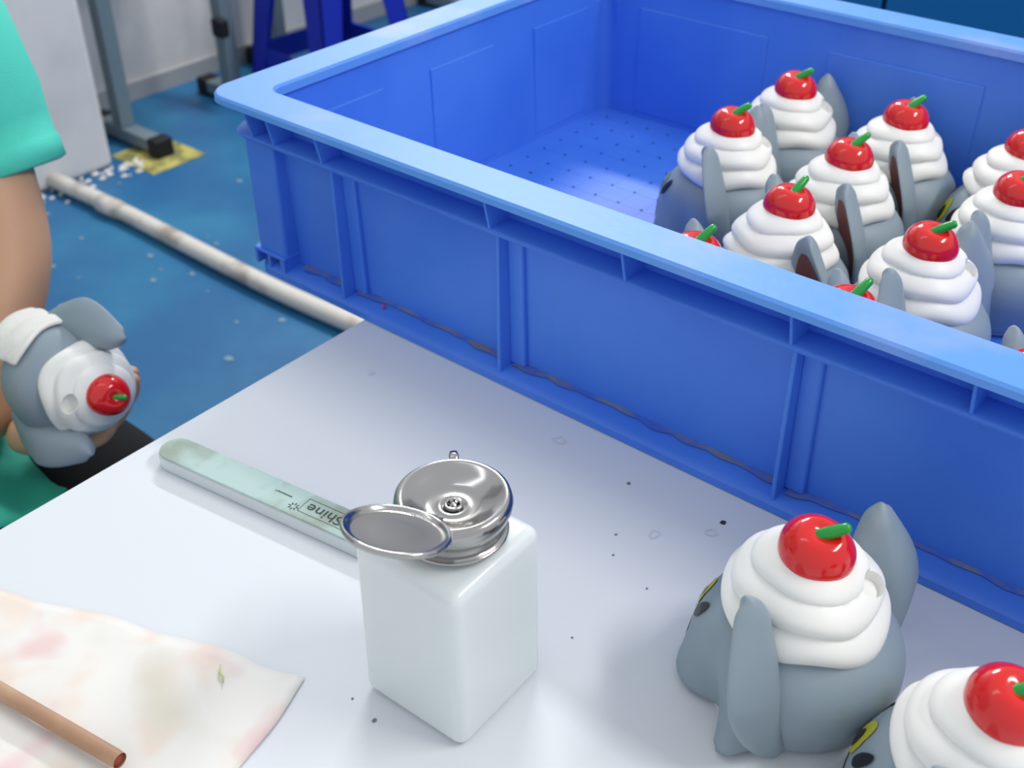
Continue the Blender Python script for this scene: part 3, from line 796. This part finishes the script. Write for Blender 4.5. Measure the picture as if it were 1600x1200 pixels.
# held toy: axes in camera space
U = (rt*.60-up*.27-fw*.75).normalized()*1.0
U = (rt*.76+up*(-.22)+(-fw)*.61).normalized()
E0 = (rt*.32+up*.92+(-fw)*.05); Yv = (E0-U*E0.dot(U)).normalized(); Xv = Yv.cross(U)
D = .95
def ray(px, py, dd): return Vector((0, 0, .46))+dd*(fw+rt*(px-800)/F+up*(600-py)/F)
cc = ray(138, 606, D)                # centre of the cream
held = copy_tree(toy); mm = Matrix((Xv, Yv, U)).transposed().to_4x4(); mm.translation = cc-U*.062
held.matrix_world = mm; held.rotation_mode = 'XYZ'
held['label'] = 'grey toy animal with white cream and red cherry held in the worker\'s hand'
for q in held.children:
    if q.name.startswith('cherry'):
        for k_ in q.children: k_.rotation_euler.z = 2.6; k_.scale = (.8, .8, .8)
bm = bmesh.new(); g = []
for j in range(13):      # folded wiping cloth laid over the back of the toy, under the ear
    row = []
    for i in range(17):
        u, v = i/16-.5, j/12-.5
        a_ = u*1.5
        b_ = math.pi-.62+u*1.1; rr_ = .0515+.0012*math.sin(v*14+u*5); p = Xv*(rr_*math.cos(b_))+Yv*(rr_*math.sin(b_))+U*(.012+.056*v+.003*math.sin(u*7))
        row.append(bm.verts.new(p))
    g.append(row)
for j in range(12):
    for i in range(16): bm.faces.new((g[j][i], g[j][i+1], g[j+1][i+1], g[j+1][i]))
wc = link('wiping_cloth', bm, M['clothw'], None); wc.location = mm.translation; so = wc.modifiers.new('s', 'SOLIDIFY'); so.thickness = .004; so.offset = 1
so = wc.modifiers.new('b', 'SUBSURF'); so.levels = 1; so.render_levels = 1
tag(wc, 'white wiping cloth wrapped on the held toy between its ears', 'cloth')
hand(WL+rt*.026+up*.009, rt*.93+up*.10-fw*.0, up*.75-fw*.55, -1, (.25, .55, .5))
hand(WR, (.5, .75, .25), (.4, -.3, .7), 1, (.5, .7, .5))
# clothing
def cloth(name, verts, edges, radii, mt, lv=2, root=0):
    return skin_mesh(name, verts, edges, radii, mt, pe, lv, root)
V2 = [(-1.22, .24, -.24), (-1.215, .24, -.10), (-1.195, .24, .04), (-1.165, .24, .165), (-1.135, .24, .272),
      (-1.14, .36, .218), (-1.083, .464, .190), (-1.050, .463, .10), (-1.018, .461, .022),
      (-1.14, .12, .218), (-1.132, .055, .200), (-1.08, .04, .085), (-1.035, .035, .0)]
E2 = [(0, 1), (1, 2), (2, 3), (3, 4), (3, 5), (5, 6), (6, 7), (7, 8), (3, 9), (9, 10), (10, 11), (11, 12)]
R2 = [.145, .142, .148, .155, .078, .094, .072, .064, .062, .094, .068, .060, .056]
sh = cloth('t_shirt', V2, E2, R2, M['teal'])
for v in sh.data.vertices:      # creases
    p = v.co; v.co += Vector((1, .2, .1))*.004*noise.noise(p*22)+Vector((0, 0, 1))*.003*noise.noise(p*35)
hm_ = bmesh.new(); a = Vector((-1.018, .461, .022))-PB; ax = (Vector((-1.018, .461, .022))-Vector((-1.050, .463, .10))).normalized()
tube(hm_, [a-ax*.16, a-ax*.12, a-ax*.08, a-ax*.05, a-ax*.025, a-ax*.002, a, a+ax*.020, a+ax*.022], [.05, .063, .0645, .0655, .0625, .061, .0632, .0625, .057], 36); link('sleeve_hem', hm_, M['teal'], pe)
V3 = [(-1.22, .24, -.275), (-1.20, .33, -.28), (-1.0, .385, -.262), (-.80, .41, -.268), (-.775, .41, -.50), (-.77, .41, -.67), (-1.20, .15, -.28), (-1.0, .11, -.262), (-.80, .09, -.268), (-.775, .09, -.50), (-.77, .09, -.67)]
E3 = [(0, 1), (1, 2), (2, 3), (3, 4), (4, 5), (0, 6), (6, 7), (7, 8), (8, 9), (9, 10)]
cloth('trousers', V3, E3, [.135, .10, .092, .074, .062, .055, .10, .092, .074, .062, .055], M['trousers'])
# green cloth apron draped over the lap
bm = bmesh.new(); g = []
for j in range(21):
    row = []
    for i in range(25):
        u, v = i/24, j/20; x = -1.10+.30*u; y = .10+.265*v+.02*math.sin(u*5)
        z = -.195+.02*math.sin(v*9+u*3)+.010*noise.noise(Vector((u*6, v*6, 2)))+.03*(1-u)+.015*u
        row.append(bm.verts.new(Vector((x, y, z))-PB))
    g.append(row)
for j in range(20):
    for i in range(24): bm.faces.new((g[j][i], g[j][i+1], g[j+1][i+1], g[j+1][i]))
ap = link('apron', bm, M['apron'], pe); so = ap.modifiers.new('s', 'SOLIDIFY'); so.thickness = .002
# shoes
for y in (.415, .085):
    bm = bmesh.new(); bmesh.ops.create_uvsphere(bm, u_segments=24, v_segments=14, radius=1, matrix=Matrix.Translation(Vector((-.705, y, -.715))-PB) @ Matrix.Diagonal((.12, .045, .05, 1)))
    for v in bm.verts: v.co.z = max(v.co.z, 0.001)
    link('shoe', bm, M['rubber'], pe)
tag(pe, 'person in a teal t-shirt and dark trousers seated beyond the table, holding a toy', 'person')
ws = copy_tree(st); ws.location = (-1.22, .24, FZ); ws.rotation_euler.z = 0; ws.scale.z = .73
if 'group' in ws: del ws['group']
tag(ws, 'dark blue plastic stool that the worker sits on', 'stool')
